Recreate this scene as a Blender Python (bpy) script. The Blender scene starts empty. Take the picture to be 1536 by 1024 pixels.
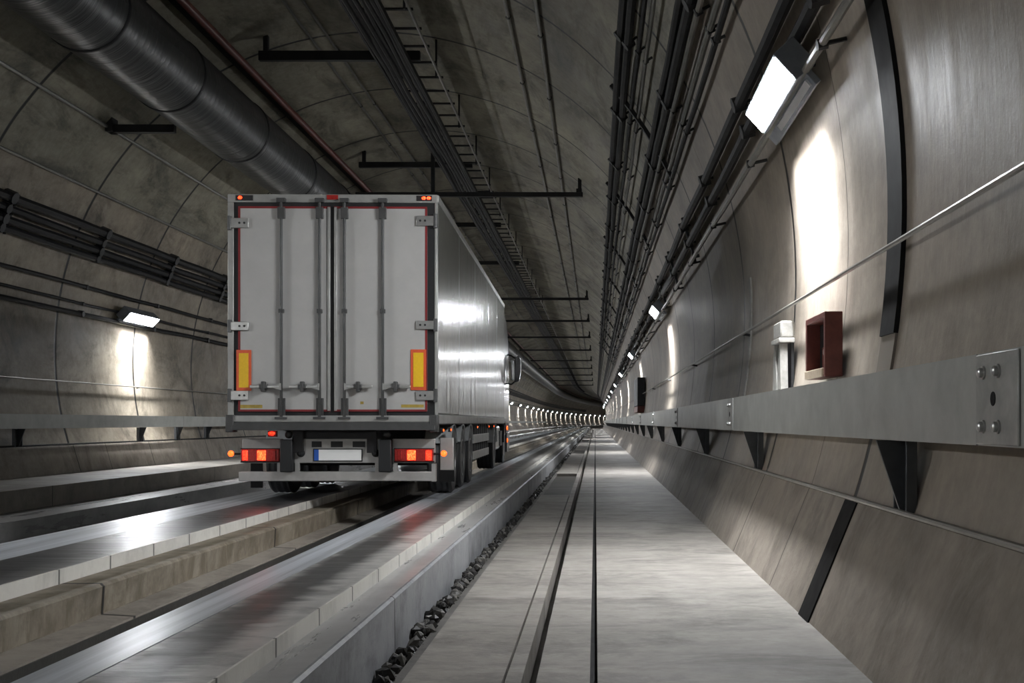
import bpy, bmesh, math, random
from mathutils import Vector, Matrix
random.seed(7)
PI = math.pi
SC = bpy.context.scene
COL = SC.collection
CAMZ = 1.4                      # camera height above the walkway

# ------------------------------------------------------------------ materials
def newmat(name):
    m = bpy.data.materials.new(name); m.use_nodes = True
    nt = m.node_tree
    for n in list(nt.nodes): nt.nodes.remove(n)
    out = nt.nodes.new('ShaderNodeOutputMaterial')
    b = nt.nodes.new('ShaderNodeBsdfPrincipled')
    nt.links.new(b.outputs[0], out.inputs[0])
    return m, nt, b

def N(nt, t, **kw):
    n = nt.nodes.new(t)
    for k, v in kw.items():
        if k in n.inputs: n.inputs[k].default_value = v
        else: setattr(n, k, v)
    return n

def math_(nt, op, a, b=None, c=None):
    n = nt.nodes.new('ShaderNodeMath'); n.operation = op
    for i, v in enumerate((a, b, c)):
        if v is None: continue
        if isinstance(v, (int, float)): n.inputs[i].default_value = v
        else: nt.links.new(v, n.inputs[i])
    return n.outputs[0]

def mixc(nt, f, a, b):
    n = nt.nodes.new('ShaderNodeMix'); n.data_type = 'RGBA'
    for s, v in ((0, f), (6, a), (7, b)):
        if isinstance(v, (int, float)): n.inputs[s].default_value = v
        elif isinstance(v, tuple): n.inputs[s].default_value = v + (1,) if len(v) == 3 else v
        else: nt.links.new(v, n.inputs[s])
    return n.outputs[2]

def ramp(nt, v, p0, p1):
    n = nt.nodes.new('ShaderNodeMapRange'); n.clamp = True
    nt.links.new(v, n.inputs[0]); n.inputs[1].default_value = p0; n.inputs[2].default_value = p1
    return n.outputs[0]

def noise(nt, vec, sx, sy, sz, scale=1, detail=5, rough=.6, dist=0):
    mp = nt.nodes.new('ShaderNodeMapping'); mp.inputs['Scale'].default_value = (sx, sy, sz)
    nt.links.new(vec, mp.inputs[0])
    n = N(nt, 'ShaderNodeTexNoise', Scale=scale, Detail=detail, Roughness=rough, Distortion=dist)
    nt.links.new(mp.outputs[0], n.inputs['Vector'])
    return n.outputs[0]

def concrete(name, dark, light, rough=(.45, .75), stain=(.4, 1.), streak=(.5, 2.2), joints=None, wide=None,
             stain_amt=.55, bump=.25, spec=.4, dirt=None, moss=None):
    """UV = metres: x across the profile, y along the tunnel."""
    m, nt, b = newmat(name)
    uv = nt.nodes.new('ShaderNodeUVMap'); uv.uv_map = 'UVMap'
    v = uv.outputs[0]
    n1 = noise(nt, v, .55, .3, 1, 1, 6, .65, .4)
    n2 = noise(nt, v, streak[0], streak[1], 1, 1, 6, .7, .2)
    n3 = noise(nt, v, 5, 7, 1, 1, 7, .75)
    n4 = noise(nt, v, stain[0], stain[1], 1, 1, 8, .75, .5)
    f = math_(nt, 'ADD', math_(nt, 'MULTIPLY', ramp(nt, n1, .36, .64), .40), math_(nt, 'MULTIPLY', ramp(nt, n2, .34, .66), .30))
    f = math_(nt, 'ADD', f, math_(nt, 'MULTIPLY', ramp(nt, n3, .3, .7), .30))
    c = mixc(nt, f, dark, light)
    s = math_(nt, 'MULTIPLY', ramp(nt, n4, .48, .66), stain_amt)
    c = mixc(nt, s, c, tuple(x*.38 for x in dark))
    if moss:
        n5 = noise(nt, v, 2.5, 4, 1, 1, 5, .7, .6)
        c = mixc(nt, math_(nt, 'MULTIPLY', ramp(nt, n5, .42, .62), .75), c, moss)
    if dirt:                                     # worn wheel lane: (centre, half width, colour)
        sx = nt.nodes.new('ShaderNodeSeparateXYZ'); nt.links.new(v, sx.inputs[0])
        d = math_(nt, 'ABSOLUTE', math_(nt, 'SUBTRACT', sx.outputs[0], dirt[0]))
        n6 = noise(nt, v, .9, 6, 1, 1, 5, .7, .3)
        k = math_(nt, 'ADD', d, math_(nt, 'MULTIPLY', math_(nt, 'SUBTRACT', n6, .5), dirt[1]*1.5))
        k = math_(nt, 'SUBTRACT', 1, ramp(nt, k, dirt[1]*.45, dirt[1]*1.05))
        c = mixc(nt, math_(nt, 'MULTIPLY', k, dirt[3]), c, dirt[2])
    h = math_(nt, 'ADD', math_(nt, 'MULTIPLY', n3, .35), math_(nt, 'MULTIPLY', n2, .65))
    if joints:
        sp = nt.nodes.new('ShaderNodeSeparateXYZ'); nt.links.new(v, sp.inputs[0])
        wob = math_(nt, 'MULTIPLY', math_(nt, 'SUBTRACT', noise(nt, v, .9, .9, 1, 1, 3), .5), .05)
        yy = math_(nt, 'ADD', sp.outputs[1], wob)
        for (off, per, w, amt) in joints:
            t = math_(nt, 'FRACT', math_(nt, 'ADD', math_(nt, 'DIVIDE', math_(nt, 'SUBTRACT', yy, off), per), 100.5))
            d = math_(nt, 'MULTIPLY', math_(nt, 'ABSOLUTE', math_(nt, 'SUBTRACT', t, .5)), per)
            ln = math_(nt, 'SUBTRACT', 1, ramp(nt, d, w*.6, w*1.3))
            c = mixc(nt, math_(nt, 'MULTIPLY', ln, amt), c, (.008, .008, .008))
            h = math_(nt, 'SUBTRACT', h, math_(nt, 'MULTIPLY', ln, .8))
    nt.links.new(c, b.inputs['Base Color'])
    r = math_(nt, 'ADD', rough[0], math_(nt, 'MULTIPLY', ramp(nt, n2, .25, .75), rough[1]-rough[0]))
    nt.links.new(r, b.inputs['Roughness'])
    b.inputs['Specular IOR Level'].default_value = spec
    bp = N(nt, 'ShaderNodeBump', Strength=bump*1.6, Distance=.03)
    nt.links.new(h, bp.inputs['Height']); nt.links.new(bp.outputs[0], b.inputs['Normal'])
    return m

def plain(name, col, rough=.5, metal=0., var=.25, scale=6, spec=.5, coat=0., stretch=(1, 1, 1), bump=0, bdist=.02):
    m, nt, b = newmat(name)
    tc = nt.nodes.new('ShaderNodeTexCoord')
    n1 = noise(nt, tc.outputs['Object'], *stretch, scale, 5, .65, .3)
    c = mixc(nt, ramp(nt, n1, .3, .75), col, tuple(x*(1-var) for x in col))
    nt.links.new(c, b.inputs['Base Color'])
    r = math_(nt, 'ADD', rough*.85, math_(nt, 'MULTIPLY', n1, rough*.3))
    nt.links.new(r, b.inputs['Roughness'])
    b.inputs['Metallic'].default_value = metal
    b.inputs['Specular IOR Level'].default_value = spec
    b.inputs['Coat Weight'].default_value = coat
    b.inputs['Coat Roughness'].default_value = .1
    if bump:
        bp = N(nt, 'ShaderNodeBump', Strength=bump, Distance=bdist)
        nt.links.new(n1, bp.inputs['Height']); nt.links.new(bp.outputs[0], b.inputs['Normal'])
    return m

def glow(name, col, strength, base=(.8, .8, .8), pattern=0):
    m, nt, b = newmat(name)
    b.inputs['Base Color'].default_value = base + (1,)
    b.inputs['Roughness'].default_value = .2
    b.inputs['Emission Color'].default_value = col + (1,)
    b.inputs['Emission Strength'].default_value = strength
    if pattern:
        tc = nt.nodes.new('ShaderNodeTexCoord')
        vo = N(nt, 'ShaderNodeTexVoronoi', Scale=pattern)
        nt.links.new(tc.outputs['Object'], vo.inputs['Vector'])
        s = math_(nt, 'MULTIPLY', ramp(nt, vo.outputs[0], .55, .1), strength*1.5)
        s = math_(nt, 'ADD', s, strength*.35)
        nt.links.new(s, b.inputs['Emission Strength'])
    return m

RING = (8.33, 4.3, .05, 1.)
LAMP = 1.15
DOWN_W, DOWN_SPREAD = 62., 100.
M = {}
M['lining_r'] = concrete('lining concrete right', (.14, .115, .09), (.47, .41, .34), (.38, .62), (.5, .35), (.3, 2.4), [RING, (10.0, 8.6, .010, .85)], stain_amt=.35)
M['lining_l'] = concrete('lining concrete left', (.12, .098, .07), (.52, .45, .355), (.42, .68), (.7, .6), (.9, .5), [RING], stain_amt=.75)
M['ceiling'] = concrete('ceiling concrete', (.08, .072, .05), (.46, .43, .335), (.42, .7), (1.1, .35), (1.6, .5), [RING], stain_amt=.8)
M['bench'] = concrete('bench concrete', (.15, .125, .10), (.46, .405, .345), (.45, .7), (1.0, 1.5), (1.3, 1.9), [(8.33, 4.3, .018, .9), (10.0, 8.6, .012, .9)], stain_amt=.5)
M['walk'] = concrete('walkway concrete', (.15, .136, .118), (.46, .43, .39), (.5, .72), (.8, 1.7), (1.3, 2.6), None, stain_amt=.62, bump=.3)
M['slab'] = concrete('road slab wet concrete', (.24, .23, .215), (.60, .585, .55), (.24, .5), (1., 2.5), (1.1, 4), None, stain_amt=.75, spec=.3, bump=.15, dirt=(.33, .21, (.03, .029, .028), .92))
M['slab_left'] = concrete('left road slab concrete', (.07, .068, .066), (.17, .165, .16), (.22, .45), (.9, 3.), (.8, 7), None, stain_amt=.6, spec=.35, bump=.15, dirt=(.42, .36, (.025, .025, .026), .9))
M['riser'] = concrete('pale riser concrete', (.55, .53, .48), (.80, .78, .72), (.5, .75), (1, 1.5), (1., 2), [(2., .85, .012, .8)], stain_amt=.35)
M['ledge'] = concrete('wet ledge concrete', (.22, .215, .21), (.52, .51, .50), (.2, .42), (1, .5), (3, .35), None, stain_amt=.4, spec=.5, bump=.1)
M['curb'] = concrete('curb concrete', (.16, .165, .175), (.40, .41, .42), (.4, .65), (1.5, 1.2), (1.2, 1.4), [(3., 4.3, .012, .8)], stain_amt=.6)
M['moss'] = concrete('mossy gutter concrete', (.15, .125, .09), (.38, .335, .265), (.5, .75), (2, 2), (.6, 5), [(8.0, 4.3, .02, .95)], stain_amt=.5, moss=(.125, .10, .065))
M['gutter'] = concrete('gutter concrete', (.20, .175, .145), (.42, .38, .33), (.5, .75), (1.5, .9), (1, 2), [(8.0, 4.3, .02, .95)], stain_amt=.6)
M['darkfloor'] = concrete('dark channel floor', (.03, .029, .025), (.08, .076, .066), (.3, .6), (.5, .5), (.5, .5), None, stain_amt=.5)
M['strip'] = concrete('dark edge strip', (.07, .066, .06), (.19, .18, .165), (.4, .65), (1.5, 1), (1.5, 2), None, stain_amt=.6)  # darker tones than the walkway slabs it borders
M['baydark'] = concrete('shade tinted bay concrete', (.03, .027, .024), (.085, .078, .07), (.35, .6), (1, 1), (1, 4), None, stain_amt=.6)  # dark colours paint in the shade on the sunk bay floors
M['brownwall'] = concrete('brown curb concrete', (.13, .11, .09), (.30, .265, .225), (.5, .75), (.8, .8), (.5, 1.6), [(3., 8.6, .015, .8)], stain_amt=.5)
M['steelstrip'] = plain('wet steel guide strip', (.66, .69, .73), .34, .2, .75, 1., stretch=(11, .22, 1))
M['galv'] = plain('galvanised steel', (.47, .485, .455), .42, .25, .25, 3)
M['galv_edge'] = plain('galvanised plate', (.42, .425, .40), .45, .25, .35, 7)
M['darksteel'] = plain('dark steel', (.03, .031, .033), .5, .3, .4, 5)
M['bracket'] = plain('bracket steel', (.085, .09, .095), .45, .5, .35, 5)
M['bar'] = plain('painted bar steel', (.022, .022, .022), .55, .2, .3, 4, spec=.3)
M['cable'] = plain('black cable rubber', (.010, .010, .011), .55, 0, .4, 4, spec=.25)
M['cable_g'] = plain('grey conduit', (.20, .195, .175), .38, .35, .4, 3)
M['pipe_l'] = plain('pale steel pipe', (.36, .345, .31), .4, .5, .3, 3)
M['redpipe'] = plain('red pipe paint', (.16, .035, .025), .4, .1, .45, 4)
M['black'] = plain('black rubber', (.010, .010, .010), .7, 0, .3, 5, spec=.2)
M['stone'] = plain('wet dark stone', (.03, .028, .026), .5, 0, .6, 9, spec=.3)
M['stone_l'] = plain('pale wet stone', (.15, .143, .13), .5, 0, .5, 9, spec=.3)
M['red'] = plain('faded red box paint', (.15, .036, .026), .5, .1, .45, 6)
M['pale'] = plain('pale weathered steel', (.33, .32, .295), .6, .05, .5, 9)
M['tan'] = plain('tan box sill', (.42, .33, .24), .6, 0, .3, 9)
M['lampglass'] = glow('lamp panel light', (.93, .96, 1.0), 95*LAMP)
M['lamphouse'] = plain('lamp housing steel', (.28, .31, .35), .35, .6, .3, 6)
M['lampstrip'] = plain('lamp reflector strip', (.8, .82, .85), .18, .7, .1, 6)
def duct_mat():
    m, nt, b = newmat('ribbed duct sheet')
    uv = nt.nodes.new('ShaderNodeUVMap'); v = uv.outputs[0]
    n1 = noise(nt, v, .8, 1.5, 1, 1, 5, .6, .6)
    n2 = noise(nt, v, .35, 5.5, 1, 1, 4, .6, .5)
    c = mixc(nt, n1, (.035, .037, .038), (.10, .104, .104)); nt.links.new(c, b.inputs['Base Color'])
    b.inputs['Metallic'].default_value = .35; b.inputs['Roughness'].default_value = .36
    bp = N(nt, 'ShaderNodeBump', Strength=.4, Distance=.10); nt.links.new(n2, bp.inputs['Height']); nt.links.new(bp.outputs[0], b.inputs['Normal'])
    return m
M['duct'] = duct_mat()
# truck
M['box'] = plain('glossy silver trailer panel', (.30, .31, .28), .19, .65, .5, 1.1, coat=.1, stretch=(1, 1.3, .18), bump=1., bdist=.05)
M['doorwhite'] = plain('grubby white door paint', (.43, .425, .41), .38, 0, .12, 2.5)
M['frame'] = plain('trailer frame metal', (.42, .42, .40), .4, .4, .3, 4)
M['frame_d'] = plain('worn dark steel sill', (.09, .09, .089), .45, .3, .4, 4)
M['rod'] = plain('steel lock rod', (.05, .05, .049), .4, .3, .3, 6)
M['chrome'] = plain('bright steel hinge', (.55, .55, .53), .3, .75, .3, 9)
M['seal'] = plain('black door seal', (.014, .015, .016), .55, 0, .2, 5)
M['redline'] = plain('dark red edge tape', (.22, .02, .022), .4, 0, .25, 5)
M['yellow'] = plain('yellow reflective board', (.82, .50, .02), .35, 0, .12, 30)
M['orange'] = plain('red reflective border', (.70, .11, .04), .35, 0, .15, 30)
M['sticker'] = plain('faded yellow sticker', (.42, .31, .06), .5, 0, .4, 14)
M['bump'] = plain('pale bumper metal', (.45, .44, .42), .4, .3, .25, 5)
M['lamp_tail'] = glow('tail lamp lit', (1.0, .018, .006), 3.5, (.6, .04, .02), 60)
M['lamp_core'] = glow('brake lamp lit', (1.0, .026, .006), 8., (.7, .1, .03), 60)
M['lamp_dim'] = plain('tail lamp lens', (.42, .03, .025), .15, 0, .4, 40, coat=.6)
M['lamp_amber'] = glow('amber marker lit', (1.0, .085, .012), 1.5, (.7, .2, .03))
M['plate'] = plain('white number plate', (.82, .82, .80), .4, 0, .05, 5)
M['blue'] = plain('blue plate band', (.02, .10, .45), .4, 0, .1, 5)
M['tyre'] = plain('tyre rubber', (.03, .03, .031), .5, 0, .35, 8)
M['rim'] = plain('steel wheel rim', (.30, .30, .30), .4, .6, .3, 8)
M['plast'] = plain('grey plastic mudguard', (.45, .46, .46), .35, 0, .3, 5)
M['chassis'] = plain('chassis paint', (.018, .017, .018), .5, .2, .3, 5)
M['cab'] = plain('dark cab paint', (.04, .042, .05), .2, .2, .2, 3, coat=.5)
M['tank'] = plain('aluminium tank', (.62, .63, .63), .25, .8, .2, 3)
M['alu'] = plain('aluminium side guard', (.75, .75, .72), .45, 0, .3, 9)
M['glassd'] = plain('mirror glass', (.35, .36, .36), .08, .9, .05, 3)

# ------------------------------------------------------------------ mesh helpers
class MB:
    def __init__(s): s.v, s.f, s.uv = [], [], {}
    def add(s, vs, fs):
        o = len(s.v); s.v += [tuple(x) for x in vs]; s.f += [tuple(i+o for i in f) for f in fs]; return s
    def box(s, x0, x1, y0, y1, z0, z1, mat=None):
        vs = [Vector((x, y, z)) for z in (z0, z1) for y in (y0, y1) for x in (x0, x1)]
        if mat: vs = [mat @ v for v in vs]
        return s.add(vs, [(0, 2, 3, 1), (4, 5, 7, 6), (0, 1, 5, 4), (2, 6, 7, 3), (0, 4, 6, 2), (1, 3, 7, 5)])
    def prism(s, pts, axis, a, b, mat=None):
        """extrude a 2-D polygon along axis from a to b"""
        def P(p, t):
            v = Vector((t, p[0], p[1])) if axis == 'x' else Vector((p[0], t, p[1])) if axis == 'y' else Vector((p[0], p[1], t))
            return mat @ v if mat else v
        n = len(pts)
        vs = [P(p, a) for p in pts] + [P(p, b) for p in pts]
        fs = [tuple(range(n))[::-1], tuple(range(n, 2*n))] + [(i, (i+1) % n, n+(i+1) % n, n+i) for i in range(n)]
        return s.add(vs, fs)
    def tube(s, pts, r, n=10, caps=True):
        pts = [Vector(p) for p in pts]; rings = []
        up = None
        for i, p in enumerate(pts):
            t = (pts[min(i+1, len(pts)-1)] - pts[max(i-1, 0)]).normalized()
            a = Vector((0, 0, 1)) if abs(t.z) < .9 else Vector((1, 0, 0))
            if up is not None: a = up
            x = t.cross(a).normalized(); y = x.cross(t).normalized(); up = y
            rr = r[i] if isinstance(r, (list, tuple)) else r
            rings.append([p + (x*math.cos(2*PI*k/n) + y*math.sin(2*PI*k/n))*rr for k in range(n)])
        vs = [q for ring in rings for q in ring]
        fs = [(i*n+k, i*n+(k+1) % n, (i+1)*n+(k+1) % n, (i+1)*n+k) for i in range(len(pts)-1) for k in range(n)]
        if caps: fs += [tuple(range(n))[::-1], tuple(range((len(pts)-1)*n, len(pts)*n))]
        return s.add(vs, fs)
    def lathe(s, prof, axis_o, axis_d, n=28):
        """profile of (radius, offset) turned about an axis"""
        d = Vector(axis_d).normalized(); o = Vector(axis_o)
        a = Vector((0, 0, 1)) if abs(d.z) < .9 else Vector((1, 0, 0))
        x = d.cross(a).normalized(); y = d.cross(x)
        vs = [o + d*t + (x*math.cos(2*PI*k/n)+y*math.sin(2*PI*k/n))*max(r, 1e-4) for r, t in prof for k in range(n)]
        fs = [(i*n+k, i*n+(k+1) % n, (i+1)*n+(k+1) % n, (i+1)*n+k) for i in range(len(prof)-1) for k in range(n)]
        fs += [tuple(range(n))[::-1], tuple(range((len(prof)-1)*n, len(prof)*n))]
        return s.add(vs, fs)
    def ball(s, c, r, n=10, m=7, sq=(1, 1, 1)):
        c = Vector(c); vs = [c + Vector((0, 0, r*sq[2]))]
        for i in range(1, m):
            t = PI*i/m
            for k in range(n):
                vs.append(c + Vector((math.sin(t)*math.cos(2*PI*k/n)*r*sq[0], math.sin(t)*math.sin(2*PI*k/n)*r*sq[1], math.cos(t)*r*sq[2])))
        vs.append(c - Vector((0, 0, r*sq[2])))
        fs = [(0, 1+k, 1+(k+1) % n) for k in range(n)]
        for i in range(m-2):
            fs += [(1+i*n+k, 1+(i+1)*n+k, 1+(i+1)*n+(k+1) % n, 1+i*n+(k+1) % n) for k in range(n)]
        L = len(vs)-1
        fs += [(L, 1+(m-2)*n+(k+1) % n, 1+(m-2)*n+k) for k in range(n)]
        return s.add(vs, fs)
    def build(s, name, mat, parent=None, bevel=0, smooth=40, fix=True, uvs=None):
        me = bpy.data.meshes.new(name); me.from_pydata(s.v, [], s.f)
        if uvs is not None:
            l = me.uv_layers.new(name='UVMap')
            for lp in me.loops: l.data[lp.index].uv = uvs[lp.vertex_index]
        if fix:
            bm = bmesh.new(); bm.from_mesh(me); bmesh.ops.recalc_face_normals(bm, faces=bm.faces); bm.to_mesh(me); bm.free()
        if smooth:
            for p in me.polygons: p.use_smooth = True
            me.set_sharp_from_angle(angle=math.radians(smooth))
        me.materials.append(M[mat] if isinstance(mat, str) else mat)
        o = bpy.data.objects.new(name, me); COL.objects.link(o)
        if parent: o.parent = parent
        if bevel:
            b = o.modifiers.new('bevel', 'BEVEL'); b.width = bevel; b.segments = 2; b.limit_method = 'ANGLE'
        return o

def tag(o, label, cat, group=None, kind=None):
    o['label'] = label; o['category'] = cat
    if group: o['group'] = group
    if kind: o['kind'] = kind
    return o
def structure(o, label, cat='tunnel'):
    o['kind'] = 'structure'; o['label'] = label; o['category'] = cat; return o
def empty(name, loc=(0, 0, 0), rz=0):
    o = bpy.data.objects.new(name, None); o.empty_display_size = .2
    COL.objects.link(o); o.location = loc; o.rotation_euler = (0, 0, rz); return o
def copy_tree(o, parent=None, kids=None):
    c = o.copy(); COL.objects.link(c)
    if parent is not None: c.parent = parent
    for ch in [x for x in o.children]: copy_tree(ch, c)
    return c
ORD = ['first', 'second', 'third', 'fourth', 'fifth', 'sixth', 'seventh', 'eighth', 'ninth', 'tenth', 'eleventh', 'twelfth']

# ------------------------------------------------------------------ the tunnel's line
S0, RC = 230., 2280.
def px(y): return (y-S0)**2/(2*RC) if y > S0 else 0.
def at(u, y, h): return Vector((u+px(y), y, h+CAMZ))
CU, CH, RT = -4.83, 1.54, 7.0          # centre and radius of the bored lining (relative to the camera)
def wall_u(h, side):                    # where the lining stands at height h
    return CU + side*math.sqrt(max(0, RT*RT-(h-CH)**2))
def on_lining(a, off=0., side=1):
    """point on the lining met by a ray of slope a = u/h through the camera's line, pulled in by off"""
    dx, dh = (a, 1.) if abs(a) < 50 else (1., 0.)
    n = math.hypot(dx, dh); dx /= n; dh /= n
    if side < 0: pass
    # |t*d - C| = RT-off
    bq = dx*CU+dh*CH; cq = CU*CU+CH*CH-(RT-off)**2
    t = bq+math.sqrt(bq*bq-cq)
    return dx*t, dh*t
def ysteps(y0, y1, fine=None):
    ys = [y0]
    if fine:
        y = y0
        while y < min(y1, 150): y += fine; ys.append(min(y, y1))
    y = max(S0, y0)
    if ys[-1] < min(y1, S0): ys.append(min(S0, y1))
    while y < y1: y = min(y+9., y1); ys.append(y)
    out = []
    for y in ys:
        if not out or y > out[-1]+1e-6: out.append(y)
    return out
Y0, Y1 = -46., 560.

def sweep(name, prof, mat, y0=Y0, y1=Y1, closed=True, smooth=30, parent=None):
    """sweep a (u, h) profile along the tunnel; UV in metres"""
    ys = ysteps(y0, y1); n = len(prof)
    cnt = n+1 if closed else n
    P = prof+[prof[0]] if closed else prof
    arc = [0]
    for i in range(1, cnt): arc.append(arc[-1]+math.hypot(P[i][0]-P[i-1][0], P[i][1]-P[i-1][1]))
    mb = MB(); uvs = []
    for y in ys:
        for i, p in enumerate(P): mb.v.append(tuple(at(p[0], y, p[1]))); uvs.append((arc[i], y))
    for j in range(len(ys)-1):
        for i in range(cnt-1):
            mb.f.append((j*cnt+i, j*cnt+i+1, (j+1)*cnt+i+1, (j+1)*cnt+i))
    if closed:
        mb.f.append(tuple(range(n))); mb.f.append(tuple((len(ys)-1)*cnt+i for i in range(n))[::-1])
    return mb.build(name, mat, parent, smooth=smooth, fix=False, uvs=uvs)

def line_tube(name, u, h, r, mat, y0=Y0, y1=400., n=8, sag=0, step=None, wob=0, parent=None, seed=0):
    rnd = random.Random(seed+int(abs(u)*1000))
    pts = []
    for y in ysteps(y0, y1, step):
        s = -sag*abs(math.sin(PI*(y-8.33)/8.6)) if sag else 0
        pts.append(at(u+rnd.uniform(-wob, wob), y, h+s+rnd.uniform(-wob, wob)))
    return MB().tube(pts, r, n).build(name, mat, parent)

# ------------------------------------------------------------------ setting: lining and floor
def arc(h0, h1, s0, s1, n):
    """lining points between two heights; sides give which half"""
    a0 = math.atan2(h0-CH, s0*math.sqrt(RT*RT-(h0-CH)**2)); a1 = math.atan2(h1-CH, s1*math.sqrt(RT*RT-(h1-CH)**2))
    if a1 < a0 - PI: a1 += 2*PI
    if a1 - a0 < 0 and s1 < 0: a1 += 2*PI
    return [(CU+RT*math.cos(a0+(a1-a0)*i/n), CH+RT*math.sin(a0+(a1-a0)*i/n)) for i in range(n+1)]
wr = sweep('wall_right', arc(-.62, 5.0, 1, 1, 30), 'lining_r', closed=False, smooth=60)
structure(wr, 'curved bare concrete wall on the right of the tunnel', 'wall')
ce = sweep('ceiling', arc(5.0, 5.0, 1, -1, 60), 'ceiling', closed=False, smooth=60)
structure(ce, 'dark vaulted concrete tunnel ceiling', 'ceiling')
wl = sweep('wall_left', arc(5.0, -.55, -1, -1, 30), 'lining_l', closed=False, smooth=60)
structure(wl, 'curved bare concrete wall on the left of the tunnel', 'wall')

F = -1.4
floorparts = [
 ('floor', [(.012, F), (1.56, F), (1.56, F-.35), (.012, F-.35)], 'walk', 'pale concrete walkway beside the right wall', 'walkway'),
 ('trim_1', [(-.32, F), (-.03, F), (-.03, F-.35), (-.32, F-.35)], 'walk', 'narrow pale concrete strip left of the walkway', 'walkway strip'),
 ('trim_2', [(-.03, F-.045), (.012, F-.045), (.012, F-.35), (-.03, F-.35)], 'black', 'thin dark joint along the left edge of the walkway', 'joint'),
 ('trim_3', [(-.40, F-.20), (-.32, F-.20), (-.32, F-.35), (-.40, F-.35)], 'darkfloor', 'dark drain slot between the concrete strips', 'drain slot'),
 ('trim_4', [(-.49, F), (-.40, F), (-.40, F-.35), (-.49, F-.35)], 'walk', 'thin concrete edging left of the dark drain slot', 'edging'),
 ('trim_5', [(-1.135, F-.05), (-1.045, F-.05), (-1.045, F-.35), (-1.135, F-.35)], 'strip', 'grey concrete edge strip beside the stone filled gap', 'edge strip'),
 ('trim_6', [(-1.30, F-.16), (-1.135, F-.16), (-1.135, F-.35), (-1.30, F-.35)], 'darkfloor', 'dark bottom of the stone filled gap', 'gap'),
 ('trim_7', [(-1.255, -1.105), (-1.27, -1.09), (-1.49, -1.09), (-1.49, F-.4), (-1.255, F-.4)], 'curb', 'grey concrete curb face along the right road slab', 'curb'),
 ('trim_8', [(-1.285, -1.089), (-1.489, -1.089), (-1.489, -1.12), (-1.285, -1.12)], 'ledge', 'wet ledge on top of the grey curb', 'ledge'),
 ('trim_9', [(-1.478, -1.0), (-1.49, -1.0), (-1.49, -1.3), (-1.478, -1.3)], 'riser', 'pale riser strip at the right edge of the right road slab', 'riser'),
 ('floor_road_right', [(-1.49, -1.003), (-1.985, -1.003), (-1.985, -1.7), (-1.49, -1.7)], 'slab', 'dark worn concrete road slab under the right wheels', 'road slab'),
 ('trim_10', [(-2.0, -1.006), (-2.26, -1.006), (-2.275, -1.02), (-2.275, -1.7), (-2.0, -1.7)], 'steelstrip', 'wet shiny guide strip under the right wheels', 'guide strip'),
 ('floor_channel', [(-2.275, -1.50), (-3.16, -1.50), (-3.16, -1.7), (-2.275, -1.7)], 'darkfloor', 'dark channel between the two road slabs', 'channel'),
 ('trim_11', [(-3.16, -1.33), (-3.41, -1.315), (-3.41, -1.75), (-3.16, -1.75)], 'gutter', 'brown stained gutter ledge in the middle channel', 'gutter'),
 ('trim_44', [(-3.145, -1.345), (-3.16, -1.345), (-3.16, -1.75), (-3.145, -1.75)], 'darkfloor', 'dark side of the channel below the brown gutter', 'channel side'),
 ('trim_12', [(-3.385, -1.31), (-3.372, -1.125), (-3.392, -1.105), (-3.66, -1.105), (-3.66, -1.75), (-3.385, -1.75)], 'moss', 'mossy brown gutter wall below the left road slab', 'gutter wall'),
 ('trim_13', [(-3.655, -1.005), (-3.675, -1.005), (-3.675, -1.3), (-3.655, -1.3)], 'riser', 'pale riser strip at the right edge of the left road slab', 'riser'),
 ('floor_road_left', [(-3.675, -1.007), (-4.34, -1.007), (-4.34, -1.75), (-3.675, -1.75)], 'slab_left', 'dark worn concrete road slab under the left wheels', 'road slab'),
 ('trim_14', [(-4.355, -1.010), (-4.955, -1.010), (-4.965, -1.02), (-4.965, -1.75), (-4.355, -1.75)], 'steelstrip', 'wide wet shiny guide strip under the left wheels', 'guide strip'),
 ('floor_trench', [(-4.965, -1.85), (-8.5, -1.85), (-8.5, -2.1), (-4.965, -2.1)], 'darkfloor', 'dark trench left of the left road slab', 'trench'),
 ('trim_15', [(-8.5, -1.45), (-9.42, -1.45), (-9.42, -2.1), (-8.5, -2.1)], 'ledge', 'low pale ledge beyond the dark trench', 'ledge'),
 ('trim_16', [(-9.40, -1.10), (-9.44, -1.10), (-9.44, -1.8), (-9.40, -1.8)], 'brownwall', 'brown curb wall below the left walkway', 'curb wall'),
 ('floor_walkway_left', [(-9.44, -1.105), (-11.35, -1.09), (-11.35, -1.6), (-9.44, -1.6)], 'walk', 'pale concrete walkway along the left wall', 'walkway'),
 ('trim_17', [(1.485, F-.02), (1.835, -.565), (1.98, -.50), (2.05, -.9), (1.75, F-.3)], 'bench', 'sloping concrete bench at the foot of the right wall', 'bench'),
 ('trim_18', [(-11.25, -1.11), (-11.43, -.50), (-11.62, -.46), (-11.75, -.9), (-11.5, -1.4)], 'bench', 'sloping concrete bench at the foot of the left wall', 'bench'),
]
for nm, prof, mt, lab, cat in floorparts:
    if nm in ('floor_road_right', 'floor_road_left', 'trim_7'): pass
    o = sweep(nm, prof, mt)
    structure(o, lab, cat)
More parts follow.
